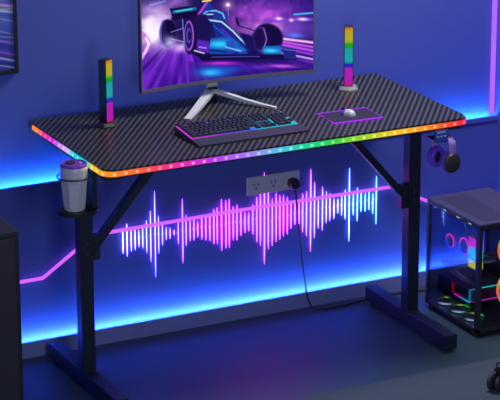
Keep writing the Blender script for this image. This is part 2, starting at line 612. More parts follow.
# ------------------------------------------------------------------ headphones (hang on the hook; local x runs ear to ear)
hp = thing('headphones', 'purple headset with a dark grey ear cup hanging under the right desk corner', 'headphones',
           (HX + 0.034, HY + 0.0400, 0.586), math.radians(-84))
BW = 0.043
def band_pts(r, z0, drop, n=18):
    P = [(-r, 0, z0 - drop)]
    for i in range(n + 1):
        a = PI - PI * i / n
        P.append((r * math.cos(a), 0, z0 + r * (max(0.0, math.sin(a)) ** 0.7) * 0.62))
    P.append((r, 0, z0 - drop))
    return P
bm = bmesh.new()
add_tube(bm, band_pts(BW, 0.085, 0.025), 0.0130, 12, flat=0.35, flat_axis=(0, 1, 0))
obj('headband', bm, M['lilac'], hp, smooth=True)
for s in (-1, 1):
    bm = bmesh.new()
    add_tube(bm, [(s * BW, 0, 0.068), (s * (BW + 0.001), 0, 0.056), (s * (BW + 0.002), 0, 0.044)], 0.0085, 10, flat=0.5, flat_axis=(0, 1, 0))
    obj('yoke', bm, M['grey'], hp, smooth=True)
    R = Matrix.Rotation(PI / 2, 3, 'Y')
    rot = Matrix.Scale(1.0, 3) @ R
    bm = bmesh.new()                                        # outer shell, oval
    prof = [(0.0290, 0.0), (0.0325, 0.004), (0.0325, 0.010), (0.028, 0.017), (0.014, 0.021), (0.002, 0.0215)]
    add_lathe(bm, prof, 28)
    for v in bm.verts:
        x, y, z = v.co
        v.co = Vector((s * (BW - 0.009 + z), y * 0.90, 0.034 + x * 1.0))
    cupo = obj('ear_cup', bm, M['dark_grey'] if s > 0 else M['purple'], hp, smooth=True)
    bm = bmesh.new()                                        # soft ring cushion on the inner side
    ring = [(s * (BW - 0.014), 0.0235 * math.cos(2 * PI * i / 28) * 0.86, 0.034 + 0.0250 * math.sin(2 * PI * i / 28)) for i in range(28)]
    add_tube(bm, ring, 0.0085, 10, closed=True)
    obj('ear_cushion', bm, M['purple'], cupo, smooth=True)
    bm = bmesh.new()
    add_lathe(bm, [(0.0175, 0.0), (0.0175, 0.002)], 24)
    for v in bm.verts:
        x, y, z = v.co
        v.co = Vector((s * (BW - 0.011 + z), y * 0.86, 0.034 + x))
    obj('speaker_mesh', bm, M['black'], cupo, smooth=True)

# ------------------------------------------------------------------ picture painter (what the screens show)
class Picture:
    def __init__(self, X, Y, base):
        self.X, self.Y = X, Y
        self.a = np.ones(X.shape + (3,)) * np.array(base, float)
    def mix(self, m, col):
        m = np.clip(m, 0, 1)[..., None]
        self.a = self.a * (1 - m) + np.array(col, float) * m
    def add(self, m, col):
        self.a = self.a + np.clip(m, 0, 1)[..., None] * np.array(col, float)
    def ell(self, cx, cy, rx, ry, soft=0.15, ang=0.0):
        c, s = math.cos(ang), math.sin(ang)
        dx, dy = self.X - cx, self.Y - cy
        d = np.sqrt(((dx * c + dy * s) / rx) ** 2 + ((-dx * s + dy * c) / ry) ** 2)
        return np.clip((1 - d) / soft + 0.5, 0, 1)
    def blob(self, cx, cy, rx, ry):
        return np.exp(-(((self.X - cx) / rx) ** 2 + ((self.Y - cy) / ry) ** 2))
    def line(self, pts, w, soft=0.6):
        best = np.full(self.X.shape, 1e9)
        for (x0, y0), (x1, y1) in zip(pts, pts[1:]):
            dx, dy = x1 - x0, y1 - y0
            t = np.clip(((self.X - x0) * dx + (self.Y - y0) * dy) / (dx * dx + dy * dy + 1e-9), 0, 1)
            best = np.minimum(best, np.hypot(self.X - x0 - t * dx, self.Y - y0 - t * dy))
        return np.clip((w / 2 + soft / 2 - best) / soft, 0, 1)
    def poly(self, pts):
        ins = np.zeros(self.X.shape, bool)
        n = len(pts)
        for i in range(n):
            (x0, y0), (x1, y1) = pts[i], pts[(i + 1) % n]
            if y0 == y1:
                continue
            c = ((y0 > self.Y) != (y1 > self.Y)) & (self.X < (x1 - x0) * (self.Y - y0) / (y1 - y0) + x0)
            ins ^= c
        m = ins.astype(float)
        for _ in range(2):
            p = np.pad(m, 1, mode='edge')
            m = (p[1:-1, 1:-1] * 2 + p[:-2, 1:-1] + p[2:, 1:-1] + p[1:-1, :-2] + p[1:-1, 2:]) / 6
        return m
    def linear(self):
        c = np.clip(self.a, 0, 255) / 255.0
        return np.where(c <= 0.04045, c / 12.92, ((c + 0.055) / 1.055) ** 2.4)

def value_noise(X, Y, sx, sy, seed):
    rs = np.random.RandomState(seed)
    g = rs.rand(64, 64)
    x, y = X / sx, Y / sy
    x0, y0 = np.floor(x).astype(int), np.floor(y).astype(int)
    fx, fy = x - x0, y - y0
    fx = fx * fx * (3 - 2 * fx); fy = fy * fy * (3 - 2 * fy)
    q = lambda i, j: g[j % 64, i % 64]
    return (q(x0, y0) * (1 - fx) + q(x0 + 1, y0) * fx) * (1 - fy) + (q(x0, y0 + 1) * (1 - fx) + q(x0 + 1, y0 + 1) * fx) * fy

def race_picture(sx, sy):
    """A night street race: an open-wheel car braking in coloured smoke. sx, sy in 0..1 across the screen."""
    X = 141 + 173 * sx
    Y = (92 - 21.5 * sx) - 93 * sy
    P = Picture(X, Y, (22, 18, 80))
    t = (X - 141) / 173
    n1 = value_noise(X, Y, 9, 7, 1); n2 = value_noise(X, Y, 4, 3.5, 2); nz = 0.6 * n1 + 0.4 * n2
    # sky to the right with the lit city
    P.mix(P.blob(290, 10, 60, 22) * 0.7, (70, 30, 170))
    for i in range(26):
        x = 232 + i * 3.3
        h = random.uniform(-25, 8)
        P.mix(P.poly([(x, -30), (x + 2.2, -30), (x + 2.2, h), (x, h)]) * 0.55, random.choice([(20, 20, 60), (110, 40, 190), (50, 60, 200), (170, 70, 210), (40, 20, 90)]))
    P.mix(P.poly([(141, -5), (176, -9), (176, 6), (141, 10)]) * 0.8, (16, 22, 88))
    P.mix(P.line([(150, 5), (166, 1)], 2.0), (60, 120, 230))
    # track
    P.mix(np.clip((Y - (41 - 0.0 * X)) / 5, 0, 1) * 0.95, (88, 26, 178))
    P.mix(np.clip((Y - 44) / 5, 0, 1) * np.clip((X - 190) / 40, 0, 1) * 0.75, (40, 16, 120))
    # smoke
    s = P.blob(156, 24, 22, 24) * (0.55 + 0.9 * nz)
    P.mix(s, (190, 130, 235)); P.mix(P.blob(153, 30, 14, 16) * (0.75 + 0.9 * nz), (255, 244, 255)); P.mix(P.blob(161, 18, 9, 9) * (0.3 + nz), (235, 205, 250))
    P.mix(P.blob(177, 3, 12, 10) * (0.3 + nz) * 0.8, (185, 120, 230))
    s = P.blob(262, 16, 34, 17) * (0.35 + 1.0 * nz)
    P.mix(s, (190, 80, 225)); P.mix(P.blob(270, 30, 30, 9) * (0.3 + nz) * 0.8, (235, 150, 250))
    # guard rail and lamps to the right
    P.mix(P.line([(296, 13), (316, 10)], 1.6), (60, 190, 255))
    P.mix(P.line([(272, 21), (316, 17)], 3.0) * 0.8, (120, 60, 220))
    for x, y, w in ((281, 18, 3.5), (304, 17.5, 5), (293, 19, 2)):
        P.mix(P.blob(x, y, w, 1.6), (255, 240, 255))
    P.mix(P.poly([(284, 25), (316, 21), (316, 38), (286, 37)]) * 0.4, (90, 60, 200))
    P.mix(P.blob(296, 35, 7, 2.5), (90, 130, 255))
    # light streaks on the right hand side of the track
    for y0, y1, w, col in ((39, 42, 2.5, (255, 190, 255)), (42, 47, 2.0, (220, 90, 240)), (45, 51, 3.0, (190, 80, 235)),
                           (49, 55, 2.2, (160, 60, 220)), (54, 60, 1.6, (250, 215, 255)), (58, 64, 1.5, (120, 50, 210))):
        P.mix(P.line([(283, y0), (317, y1)], w, 1.5), col)
    # kerb at left
    P.mix(P.line([(141, 33), (146.5, 39), (148.5, 45), (141, 58)], 4.5, 1.5), (205, 120, 245))
    P.mix(P.line([(145.5, 38), (148.5, 44), (146, 50), (141, 58.5)], 2.6, 1.2), (255, 235, 255))
    # track grain, running towards the camera
    ang = (X - 185) / np.maximum(Y - 28, 4)
    g = value_noise(ang * 60 + 200, Y, 5, 30, 5)
    P.mix((g - 0.5) * 1.2 * np.clip((Y - 45) / 10, 0, 1), (170, 70, 250))
    P.mix((0.5 - g) * 1.2 * np.clip((Y - 45) / 10, 0, 1), (30, 10, 90))
    # rear wheel, wing, suspension
    P.mix(P.poly([(171, 8.5), (197, 6), (199, 17), (174, 21)]), (18, 12, 60))
    P.mix(P.line([(175, 12.3), (197, 9)], 3.2), (20, 110, 160)); P.mix(P.line([(177, 11.9), (194, 9.4)], 1.2), (70, 230, 240))
    P.mix(P.poly([(172, 18), (190, 18), (192, 46), (172, 46)]) * 0.8, (26, 12, 70))
    P.mix(P.ell(168.5, 34, 8.8, 14.5), (20, 10, 55)); P.mix(P.ell(163.5, 34, 3.2, 13), (95, 85, 200)); P.mix(P.ell(164.6, 34, 2.6, 11.5), (30, 18, 80))
    P.mix(P.line([(172, 33), (188, 28)], 0.9), (130, 110, 230)); P.mix(P.line([(172, 40), (188, 44)], 0.9), (180, 120, 240))
    P.mix(P.blob(170, 44, 8, 6) * (0.4 + nz), (200, 190, 255)); P.mix(P.blob(182, 49, 8, 4.5) * (0.4 + nz), (235, 190, 255))
    # car body
    P.mix(P.poly([(184, 30), (198, 16), (204, 10), (222, 16), (236, 31), (252, 48), (258, 58), (214, 60), (196, 58)]), (22, 22, 92))
    P.mix(P.poly([(199, 16), (208, 2), (212, 2), (216, 10), (228, 13), (230, 20), (205, 24)]), (30, 52, 150))
    P.mix(P.line([(200, 16), (209, 3)], 2.2), (190, 60, 220)); P.mix(P.line([(205, 1.5), (213, 0.5)], 1.8), (240, 230, 90))
    P.mix(P.line([(203, 18), (208, 12.5), (218, 11), (225, 14), (227, 19)], 1.5), (110, 200, 255))
    P.mix(P.ell(212, 16, 4.2, 4), (40, 25, 110)); P.mix(P.line([(209, 15), (215, 15)], 1.3), (170, 220, 255))
    P.mix(P.poly([(214, 23), (224, 24), (233, 32), (243, 44), (240, 50), (218, 38)]), (28, 40, 140))
    P.mix(P.line([(224, 30), (238, 44)], 2.2), (90, 40, 180)); P.mix(P.line([(216, 27), (232, 41)], 1.5, 1), (20, 90, 200))
    P.mix(P.line([(202, 19), (212.5, 21), (224, 22.5), (235, 32), (250, 48)], 1.7, 0.9), (120, 200, 255))
    P.mix(P.line([(213, 21.3), (224, 22.8), (235, 32), (244, 42)], 0.8, 0.7), (235, 245, 255))
    P.mix(P.line([(239, 19), (240.5, 25)], 2.5), (24, 14, 70))
    P.mix(P.line([(240, 26), (262, 33)], 1.2), (40, 20, 90)); P.mix(P.line([(246, 36), (262, 38)], 1.2), (50, 30, 120))
    P.mix(P.poly([(242, 34), (252, 36), (262, 46), (262, 56), (252, 56)]), (24, 18, 90))
    # side pod lit cyan
    P.mix(P.poly([(211, 40), (232, 38), (246, 48), (250, 56), (211, 57)]) * 0.8, (20, 84, 190)); P.mix(P.blob(222, 46, 13, 4.2), (50, 215, 255)); P.mix(P.blob(240, 52, 8, 2.2) * 0.8, (60, 140, 255)); P.mix(P.line([(211, 52), (240, 55)], 1.6, 1), (16, 30, 110))
    P.mix(P.poly([(228, 43), (236, 42), (238, 54), (230, 56)]) * 0.8, (40, 70, 190)); P.mix(P.line([(228, 49), (243, 53)], 1.2), (140, 210, 255))
    # near front wheel
    P.mix(P.poly([(190, 17), (206, 15), (212, 22), (212, 46), (204, 56), (190, 56)]), (24, 14, 72))
    P.mix(P.ell(203, 35, 9.5, 20), (28, 17, 82))
    P.mix(P.ell(191, 37, 6.4, 19), (24, 12, 66)); P.mix(P.ell(190.5, 37, 4.9, 15.5), (200, 110, 240)); P.mix(P.ell(190.3, 37, 4.1, 13.8), (40, 20, 100))
    P.mix(P.ell(190.5, 37, 2.6, 8), (90, 70, 190)); P.mix(P.ell(191, 37, 1.8, 5.5), (30, 16, 80))
    P.mix(P.line([(184, 20), (185.5, 48)], 1.0) * 0.8, (80, 180, 255))
    # barge panel
    P.mix(P.poly([(199, 41), (211, 43), (210.5, 55), (198.5, 52)]), (88, 36, 190)); P.mix(P.line([(201, 49), (208, 50)], 1.4), (190, 130, 255))
    P.mix(P.line([(196, 52.5), (206, 55.5)], 1.2), (240, 220, 255))
    # far front wheel
    P.mix(P.ell(270, 39, 15, 15.5), (22, 12, 66)); P.mix(P.ell(262.5, 40, 6.5, 13), (70, 40, 140)); P.mix(P.ell(262, 40, 5.4, 11.5), (28, 14, 76))
    P.mix(P.line([(266, 28), (269, 40), (266, 50)], 0.9) * 0.8, (190, 110, 220))
    P.mix(P.poly([(265, 48), (282, 46), (284, 55), (266, 58)]), (16, 110, 200)); P.mix(P.blob(273, 52, 7, 2), (80, 225, 255))
    # front wing
    P.mix(P.poly([(197, 56), (240, 57), (297, 55), (298, 61), (255, 66), (205, 65)]), (20, 12, 66))
    P.mix(P.line([(214, 59.5), (262, 58.5)], 0.9) * 0.8, (90, 90, 220))
    P.mix(P.poly([(284, 48), (297, 49), (297, 60), (286, 60)]), (34, 40, 130)); P.mix(P.line([(286, 50), (296, 51)], 1.0), (90, 110, 230))
    # reflections on the wet track
    P.mix(P.poly([(190, 64), (300, 60), (316, 66), (316, 80), (190, 90)]) * 0.6, (44, 18, 130))
    P.mix(P.blob(223, 66, 17, 1.9), (215, 40, 225)); P.mix(P.blob(284, 68, 14, 1.7), (215, 90, 235))
    P.mix(P.blob(216, 75, 17, 5.5), (20, 130, 235)); P.mix(P.blob(212, 76, 8, 3), (60, 190, 255)); P.mix(P.blob(234, 72, 10, 3) * 0.7, (40, 80, 220))
    P.mix(P.blob(262, 70, 10, 2) * 0.7, (120, 50, 220))
    # street light
    P.mix(P.blob(230.5, 5, 5, 5) * 0.6, (255, 200, 230)); P.mix(P.ell(230.5, 5, 1.8, 1.8, 0.5), (255, 250, 235)); P.mix(P.line([(230.5, 7), (231, 16)], 0.8), (150, 120, 210))
    return P.linear()

def streak_picture(sx, sy):
    """Light streaks of a night street, part of a car at the left."""
    X, Y = sx * 100, (1 - sy) * 60
    P = Picture(X, Y, (90, 120, 225))
    P.mix(np.clip((Y - 34) / 14, 0, 1), (60, 64, 190))
    P.mix(np.clip((10 - Y) / 8, 0, 1) * 0.6, (90, 140, 200))
    rs = random.Random(3)
    for i in range(34):
        y = rs.uniform(4, 60); k = rs.uniform(0.05, 0.30)
        P.mix(P.line([(40, y - 30 * k), (104, y + 34 * k)], rs.uniform(0.4, 1.6), 0.8) * rs.uniform(0.5, 1),
              rs.choice([(140, 190, 255), (230, 150, 240), (90, 100, 240), (190, 90, 220), (245, 245, 255), (50, 50, 160)]))
    P.mix(P.line([(60, 22), (104, 30)], 1.3, 0.8), (225, 235, 255)); P.mix(P.line([(60, 17), (104, 18.5)], 1.0, 0.8), (190, 225, 255))
    P.mix(P.ell(60, 22, 26, 15), (24, 26, 96)); P.mix(P.ell(78, 32, 9, 12), (14, 12, 50)); P.mix(P.ell(77, 32, 5, 8), (60, 60, 170))
    P.mix(P.line([(40, 12), (66, 10), (84, 18)], 2.0, 1), (150, 220, 230))
    return P.linear()

def picture_grid(name, nx, ny, pos, painter, mat, parent):
    """Grid surface pos(sx, sy) carrying the painted picture in a colour attribute."""
    sx, sy = np.meshgrid(np.linspace(0, 1, nx), np.linspace(0, 1, ny))
    col = painter(sx, sy).reshape(-1, 3)
    verts = [pos(float(a), float(b)) for a, b in zip(sx.ravel(), sy.ravel())]
    faces = [(j * nx + i, j * nx + i + 1, (j + 1) * nx + i + 1, (j + 1) * nx + i) for j in range(ny - 1) for i in range(nx - 1)]
    me = bpy.data.meshes.new(name)
    me.from_pydata(verts, [], faces)
    at = me.color_attributes.new('picture', 'FLOAT_COLOR', 'POINT')
    buf = np.ones((len(verts), 4), np.float32)
    buf[:, :3] = col
    at.data.foreach_set('color', buf.ravel())
    me.materials.append(mat)
    o = bpy.data.objects.new(name, me)
    C.objects.link(o)
    o.parent = parent
    return o

# ------------------------------------------------------------------ monitor
MX, MY = 0.0065, 0.150
mon = thing('curved_monitor', 'curved monitor showing a night race car, on a silver V shaped stand', 'monitor', (MX, MY, TOP))
MW, MH, SAG = 0.2855, 0.290, 0.028          # half width, height, depth of the curve
ZB = 0.0715                                 # underside of the panel above the desktop
MC, MS = math.cos(math.radians(-2.0)), math.sin(math.radians(-2.0))      # panel turned a little to the left
def mpos(x, z, depth=0.0):
    y = SAG * (1 - (x / MW) ** 2) + depth
    return (x * MC - y * MS, x * MS + y * MC, ZB + z)
def curved_slab(bm, x0, x1, z0, z1, d0, d1, n=28):
    rows = []
    for i in range(n + 1):
        x = x0 + (x1 - x0) * i / n
        rows.append([bm.verts.new(mpos(x, z0, d0)), bm.verts.new(mpos(x, z1, d0)), bm.verts.new(mpos(x, z1, d1)), bm.verts.new(mpos(x, z0, d1))])
    for A, B in zip(rows, rows[1:]):
        for k in range(4):
            bm.faces.new((A[k], A[(k + 1) % 4], B[(k + 1) % 4], B[k]))
    bm.faces.new(rows[0]); bm.faces.new(list(reversed(rows[-1])))
bm = bmesh.new()
curved_slab(bm, -MW, MW, 0.0, MH, 0.0015, 0.020)
curved_slab(bm, -0.20, 0.20, 0.05, 0.24, 0.019, 0.040, 12)
obj('housing', bm, M['dark_grey'], mon)
bm = bmesh.new()
curved_slab(bm, -MW, MW, 0.0, 0.0105, -0.002, 0.003)
curved_slab(bm, -MW, MW, MH - 0.004, MH, -0.001, 0.003)
curved_slab(bm, -MW, -MW + 0.004, 0.0105, MH - 0.004, -0.001, 0.003, 2)
curved_slab(bm, MW - 0.004, MW, 0.0105, MH - 0.004, -0.001, 0.003, 2)
obj('bezel', bm, M['bezel'], mon)
M['screen'] = glow_attr('display_panel', 'picture', 1.0)
picture_grid('screen', 360, 190, lambda a, b: mpos(-MW + 0.004 + (2 * MW - 0.008) * a, 0.0105 + (MH - 0.0145) * b, 0.0005), race_picture, M['screen'], mon)
bm = bmesh.new()                                            # neck column behind the panel
add_box(bm, (-0.040, 0.070, 0.040), (-0.004, 0.090, 0.17), 0.004)
add_box(bm, (-0.034, 0.044, 0.13), (-0.008, 0.074, 0.17), 0.003)
obj('stand_neck', bm, M['silver'], mon, smooth=True)
JX, JY = -0.022, 0.078
def stand_leg(tip, wide0, wide1):
    bm = bmesh.new()
    a = Vector((JX, JY, 0)); b = Vector((tip[0], tip[1], 0))
    d = (b - a).normalized(); s = Vector((-d.y, d.x, 0))
    rows = []
    L = (b - a).length
    for t in (0, 0.12, 0.3, 0.55, 0.8, 1.0):
        c = a + d * L * t
        w = wide0 + (wide1 - wide0) * t
        h0 = 0.030 * (1 - t) ** 1.5
        h1 = h0 + 0.006 + 0.008 * (1 - t)
        rows.append([bm.verts.new(c - s * w / 2 + Vector((0, 0, h0))), bm.verts.new(c + s * w / 2 + Vector((0, 0, h0))),
                     bm.verts.new(c + s * w / 2 + Vector((0, 0, h1))), bm.verts.new(c - s * w / 2 + Vector((0, 0, h1)))])
    for A, B in zip(rows, rows[1:]):
        for k in range(4):
            bm.faces.new((A[k], A[(k + 1) % 4], B[(k + 1) % 4], B[k]))
    bm.faces.new(rows[0]); bm.faces.new(list(reversed(rows[-1])))
    return bm
obj('stand_leg', stand_leg((-0.181, -0.083), 0.030, 0.020), M['silver'], mon)
obj('stand_leg', stand_leg((0.112, -0.092), 0.018, 0.012), M['silver'], mon)
bm = bmesh.new()
add_lathe(bm, [(0.015, 0.0), (0.016, 0.004), (0.019, 0.040), (0.017, 0.047)], 20, center=(JX, JY, 0))
obj('stand_joint', bm, M['black'], mon, smooth=True)

# ------------------------------------------------------------------ wall picture at left
pic = thing('wall_picture', 'black framed picture of light streaks hanging on the upper left wall', 'picture', (-0.865, UY - 0.002, 0.888))
bm = bmesh.new()
PW, PH = 0.262, 0.36
for lo, hi in (((-PW, -0.016, 0), (PW, 0.0, 0.012)), ((-PW, -0.016, PH - 0.012), (PW, 0.0, PH)),
               ((-PW, -0.016, 0.012), (-PW + 0.010, 0.0, PH - 0.012)), ((PW - 0.010, -0.016, 0.012), (PW, 0.0, PH - 0.012))):
    add_box(bm, lo, hi)
obj('frame', bm, M['black'], pic)
M['print'] = print_attr('printed_picture', 'picture')
picture_grid('print', 260, 160, lambda a, b: (-PW + 0.010 + (2 * PW - 0.020) * a, -0.010, 0.012 + (PH - 0.024) * b), streak_picture, M['print'], pic)

# ------------------------------------------------------------------ light bars
bar_stops = [(0.0, (215, 30, 60)), (0.045, (190, 30, 190)), (0.31, (185, 35, 190)), (0.325, (50, 40, 190)), (0.385, (35, 50, 200)),
             (0.40, (30, 150, 170)), (0.45, (35, 175, 180)), (0.64, (35, 165, 165)), (0.67, (20, 165, 60)), (0.73, (30, 175, 30)),
             (0.76, (150, 180, 40)), (0.80, (185, 180, 45)), (0.95, (200, 175, 40)), (1.0, (215, 120, 40))]
M['bar'] = glow_ramp('light_bar_leds', 'Z', 0.016, 0.199, [(p, rgb(*c)) for p, c in bar_stops], 0.85)
def light_bar(label, loc, rz, base_mat):
    t = thing('light_bar', label, 'light bar', loc, rz, 'upright rainbow light bars on the desktop')
    bm = bmesh.new()                                        # hexagonal foot
    hexa = lambda r: [(r * math.cos(PI / 6 + PI / 3 * i), r * math.sin(PI / 6 + PI / 3 * i)) for i in range(6)]
    lo = [bm.verts.new((x, y, 0.0)) for x, y in hexa(0.034)]
    mi = [bm.verts.new((x, y, 0.005)) for x, y in hexa(0.034)]
    hi = [bm.verts.new((x, y, 0.013)) for x, y in hexa(0.026)]
    for A, B in ((lo, mi), (mi, hi)):
        for k in range(6):
            bm.faces.new((A[k], A[(k + 1) % 6], B[(k + 1) % 6], B[k]))
    bm.faces.new(list(reversed(lo))); bm.faces.new(hi)
    obj('base', bm, base_mat, t)
    box_obj('body', (-0.0140, -0.014, 0.012), (0.0140, 0.016, 0.203), M['black'], t, 0.0015)
    box_obj('diffuser', (-0.0125, -0.0155, 0.016), (0.0125, -0.0135, 0.2015), M['bar'], t)
    return t
light_bar('left upright rainbow light bar, turned so its black side shows', (-0.409, 0.124, TOP), math.radians(24.5), M['dark_grey'])
light_bar('rainbow light bar behind the mouse pad, facing the viewer', (0.418, 0.152, TOP), math.radians(-27), M['grey'])

# ------------------------------------------------------------------ keyboard
kb = thing('keyboard', 'black keyboard with violet to cyan backlight in front of the monitor', 'keyboard', (-0.087, -0.119, TOP), 0.0)
KW, KD = 0.352, 0.166
M['backlight'] = glow_ramp('key_backlight', 'X', -0.175, 0.175,
                           [(0.0, rgb(225, 60, 240)), (0.22, rgb(190, 60, 245)), (0.38, rgb(110, 70, 245)), (0.55, rgb(70, 110, 250)), (0.68, rgb(40, 190, 235)), (1.0, rgb(40, 215, 225))], 0.85)
sl = 0.085                                                  # typing slope
def kz(y):
    return 0.009 + (y + KD / 2) * sl
bm = bmesh.new()
prof = [(-KD / 2, 0.0), (-KD / 2, 0.006), (-KD / 2 + 0.053, kz(-KD / 2 + 0.053) - 0.002), (KD / 2, kz(KD / 2) - 0.002), (KD / 2, 0.0)]
A = [bm.verts.new((-KW / 2, y, z)) for y, z in prof]; B = [bm.verts.new((KW / 2, y, z)) for y, z in prof]
bm.faces.new(A); bm.faces.new(list(reversed(B)))
for i in range(len(prof)):
    j = (i + 1) % len(prof)
    bm.faces.new((A[i], B[i], B[j], A[j]))
obj('body', bm, M['palm'], kb)
y0 = -KD / 2 + 0.055
def sheet(bm, x0, x1, ya, yb, dz, th=0.0010):
    v = [bm.verts.new((x, y, kz(y) + dz + t)) for t in (0, th) for x, y in ((x0, ya), (x1, ya), (x1, yb), (x0, yb))]
    for f in ((3, 2, 1, 0), (4, 5, 6, 7), (0, 1, 5, 4), (1, 2, 6, 5), (2, 3, 7, 6), (3, 0, 4, 7)):
        bm.faces.new([v[i] for i in f])
bm = bmesh.new()
sheet(bm, -KW / 2 + 0.001, KW / 2 - 0.006, y0 - 0.001, KD / 2 - 0.004, -0.0018)
o = obj('backlight', bm, M['backlight'], kb)
o['label'] = 'violet to cyan light between the keys'
U = (KW - 0.012) / 22.6
RY = (KD / 2 - 0.004 - y0) / 6.15
rows = [
    [(0, 1)] + [(2 + i + 0.5 * (i // 4), 1) for i in range(12)] + [(15.25 + i, 1) for i in range(3)],
    [(i, 1) for i in range(13)] + [(13, 2)] + [(15.25 + i, 1) for i in range(3)] + [(18.5 + i, 1) for i in range(4)],
    [(0, 1.5)] + [(1.5 + i, 1) for i in range(12)] + [(13.5, 1.5)] + [(15.25 + i, 1) for i in range(3)] + [(18.5 + i, 1) for i in range(4)],
    [(0, 1.75)] + [(1.75 + i, 1) for i in range(11)] + [(12.75, 2.25)] + [(18.5 + i, 1) for i in range(3)],
    [(0, 2.25)] + [(2.25 + i, 1) for i in range(10)] + [(12.25, 2.75)] + [(16.25, 1)] + [(18.5 + i, 1) for i in range(4)],
    [(0, 1.25), (1.25, 1.25), (2.5, 1.25), (3.75, 6.25), (10, 1.25), (11.25, 1.25), (13.75, 1.25)] + [(15.25 + i, 1) for i in range(3)] + [(18.5, 2), (20.5, 1)],
]
for ri, u0, u1 in ((3, 15.45, 18.05), (4, 15.45, 16.1), (4, 17.4, 18.05), (0, 1.2, 1.8), (0, 18.6, 22.3)):   # blank deck between the key groups
    yc = KD / 2 - 0.004 - RY * (ri + (0.5 if ri == 0 else 0.65))
    bm = bmesh.new()
    sheet(bm, -KW / 2 + 0.004 + u0 * U, -KW / 2 + 0.004 + u1 * U, yc - RY * 0.36, yc + RY * 0.36, -0.0012, 0.0024)
    obj('key_deck', bm, M['keycap'], kb)
cache = {}
for ri, row in enumerate(rows):
    yc = KD / 2 - 0.004 - RY * (ri + (0.5 if ri == 0 else 0.65))
    for (u, w) in row:
        xc = -KW / 2 + 0.004 + (u + w / 2) * U
        key = w
        if key not in cache:
            bm = bmesh.new()
            wx, wy, g = w * U, RY, 0.0020
            b0 = [(-wx / 2 + g / 2, -wy / 2 + g / 2), (wx / 2 - g / 2, -wy / 2 + g / 2), (wx / 2 - g / 2, wy / 2 - g / 2), (-wx / 2 + g / 2, wy / 2 - g / 2)]
            lo = [bm.verts.new((x, y, 0.0002)) for x, y in b0]
            hi = [bm.verts.new((x * (1 - 0.0042 / wx), y * 0.74 + 0.0004, 0.0066)) for x, y in b0]
            bm.faces.new(list(reversed(lo))); bm.faces.new(hi)
            for i in range(4):
                bm.faces.new((lo[i], lo[(i + 1) % 4], hi[(i + 1) % 4], hi[i]))
            bmesh.ops.recalc_face_normals(bm, faces=bm.faces[:])
            me = bpy.data.meshes.new('keycap'); bm.to_mesh(me); bm.free()
            me.materials.append(M['keycap'])
            cache[key] = me
        k = bpy.data.objects.new('keycap', cache[key])
        C.objects.link(k)
        k.parent = kb
        k.location = (xc, yc, kz(yc))
        k.rotation_euler = (math.atan(sl), 0, 0)

# ------------------------------------------------------------------ mouse pad and mouse
M['pad_glow'] = glow('violet_pad_edge', rgb(170, 50, 255), 1.0)
pad = thing('mouse_pad', 'small dark mouse pad with a glowing violet border at the right of the desktop', 'mouse pad', (0.2775, -0.1145, TOP), math.radians(-2.5))
bm = bmesh.new()
add_box(bm, (-0.080, -0.056, 0.0), (0.080, 0.056, 0.003), 0.001)
obj('surface', bm, plain('dark_violet_cloth', (0.022, 0.018, 0.045, 1), 0.7, bump=0.2, scale=300), pad)
bm = bmesh.new()
add_tube(bm, [(-0.080, -0.056, 0.0025), (0.080, -0.056, 0.0025), (0.080, 0.056, 0.0025), (-0.080, 0.056, 0.0025)], 0.0024, 8, closed=True)
obj('glowing_border', bm, M['pad_glow'], pad)

mouse = thing('mouse', 'silver and violet mouse on the glowing mouse pad', 'mouse', (0.274, -0.106, TOP + 0.003), math.radians(28))
def mouse_shell(y0, y1, zoff=0.0, inset=0.0):
    bm = bmesh.new()
    L, W, Hh = 0.051, 0.028, 0.018
    n, k = 16, 14
    rows = []
    for i in range(n + 1):
        t = y0 + (y1 - y0) * i / n                        # 0 tail .. 1 nose
        w = W / 2 * (1 - abs(2 * t - 1) ** 3.2) ** 0.5 * (0.94 + 0.06 * math.cos(2 * PI * t)) - inset
        w = max(w, 0.0008)
        h = Hh * max(0.02, (math.sin(PI * min(1, (t + 0.02) / 1.04) ** 0.75)) ** 0.6) + zoff
        rows.append([bm.verts.new((w * math.cos(PI * j / k), (t - 0.5) * L, max(0.0, h * math.sin(PI * j / k) ** 0.8))) for j in range(k + 1)])
    for A, B in zip(rows, rows[1:]):
        for j in range(k):
            bm.faces.new((A[j], A[j + 1], B[j + 1], B[j]))
        bm.faces.new((A[0], B[0], B[k], A[k]))
    bm.faces.new(rows[0]); bm.faces.new(rows[-1])
    return bm
obj('shell', mouse_shell(0.0, 1.0), M['white'], mouse, smooth=True)
obj('buttons', mouse_shell(0.62, 0.985, 0.0012, -0.0004), M['purple'], mouse, smooth=True)
bm = bmesh.new()
add_lathe(bm, [(0.004, -0.0025), (0.0055, -0.0018), (0.0055, 0.0018), (0.004, 0.0025)], 16, rot=Matrix.Rotation(PI / 2, 3, 'Y'), center=(0, 0.018, 0.0175))
obj('scroll_wheel', bm, M['dark_grey'], mouse, smooth=True)

# ------------------------------------------------------------------ wall lights: neon line and sound wave
M['neon'] = glow('neon_pink_violet', rgb(212, 100, 255), 1.1)
bm = bmesh.new()
line = [(-1.10, 0.2405), (-0.557, 0.2445), (-0.438, 0.3225), (-0.372, 0.3565), (0.113, 0.3605), (0.657, 0.3575), (0.847, 0.2645), (0.885, 0.246), (CX - 0.01, 0.246)]
add_tube(bm, [(x, WY - 0.0130, z) for x, z in line], 0.0055, 10)
for x, z in line[1:]:                                       # little stand-offs to the wall
    add_tube(bm, [(x, WY - 0.0130, z), (x, WY + 0.0003, z)], 0.002, 6)
o = obj('neon_line_light', bm, M['neon'], smooth=True)
tag(o, 'thin bent pink violet neon line running along the wall under the desk', 'neon light')

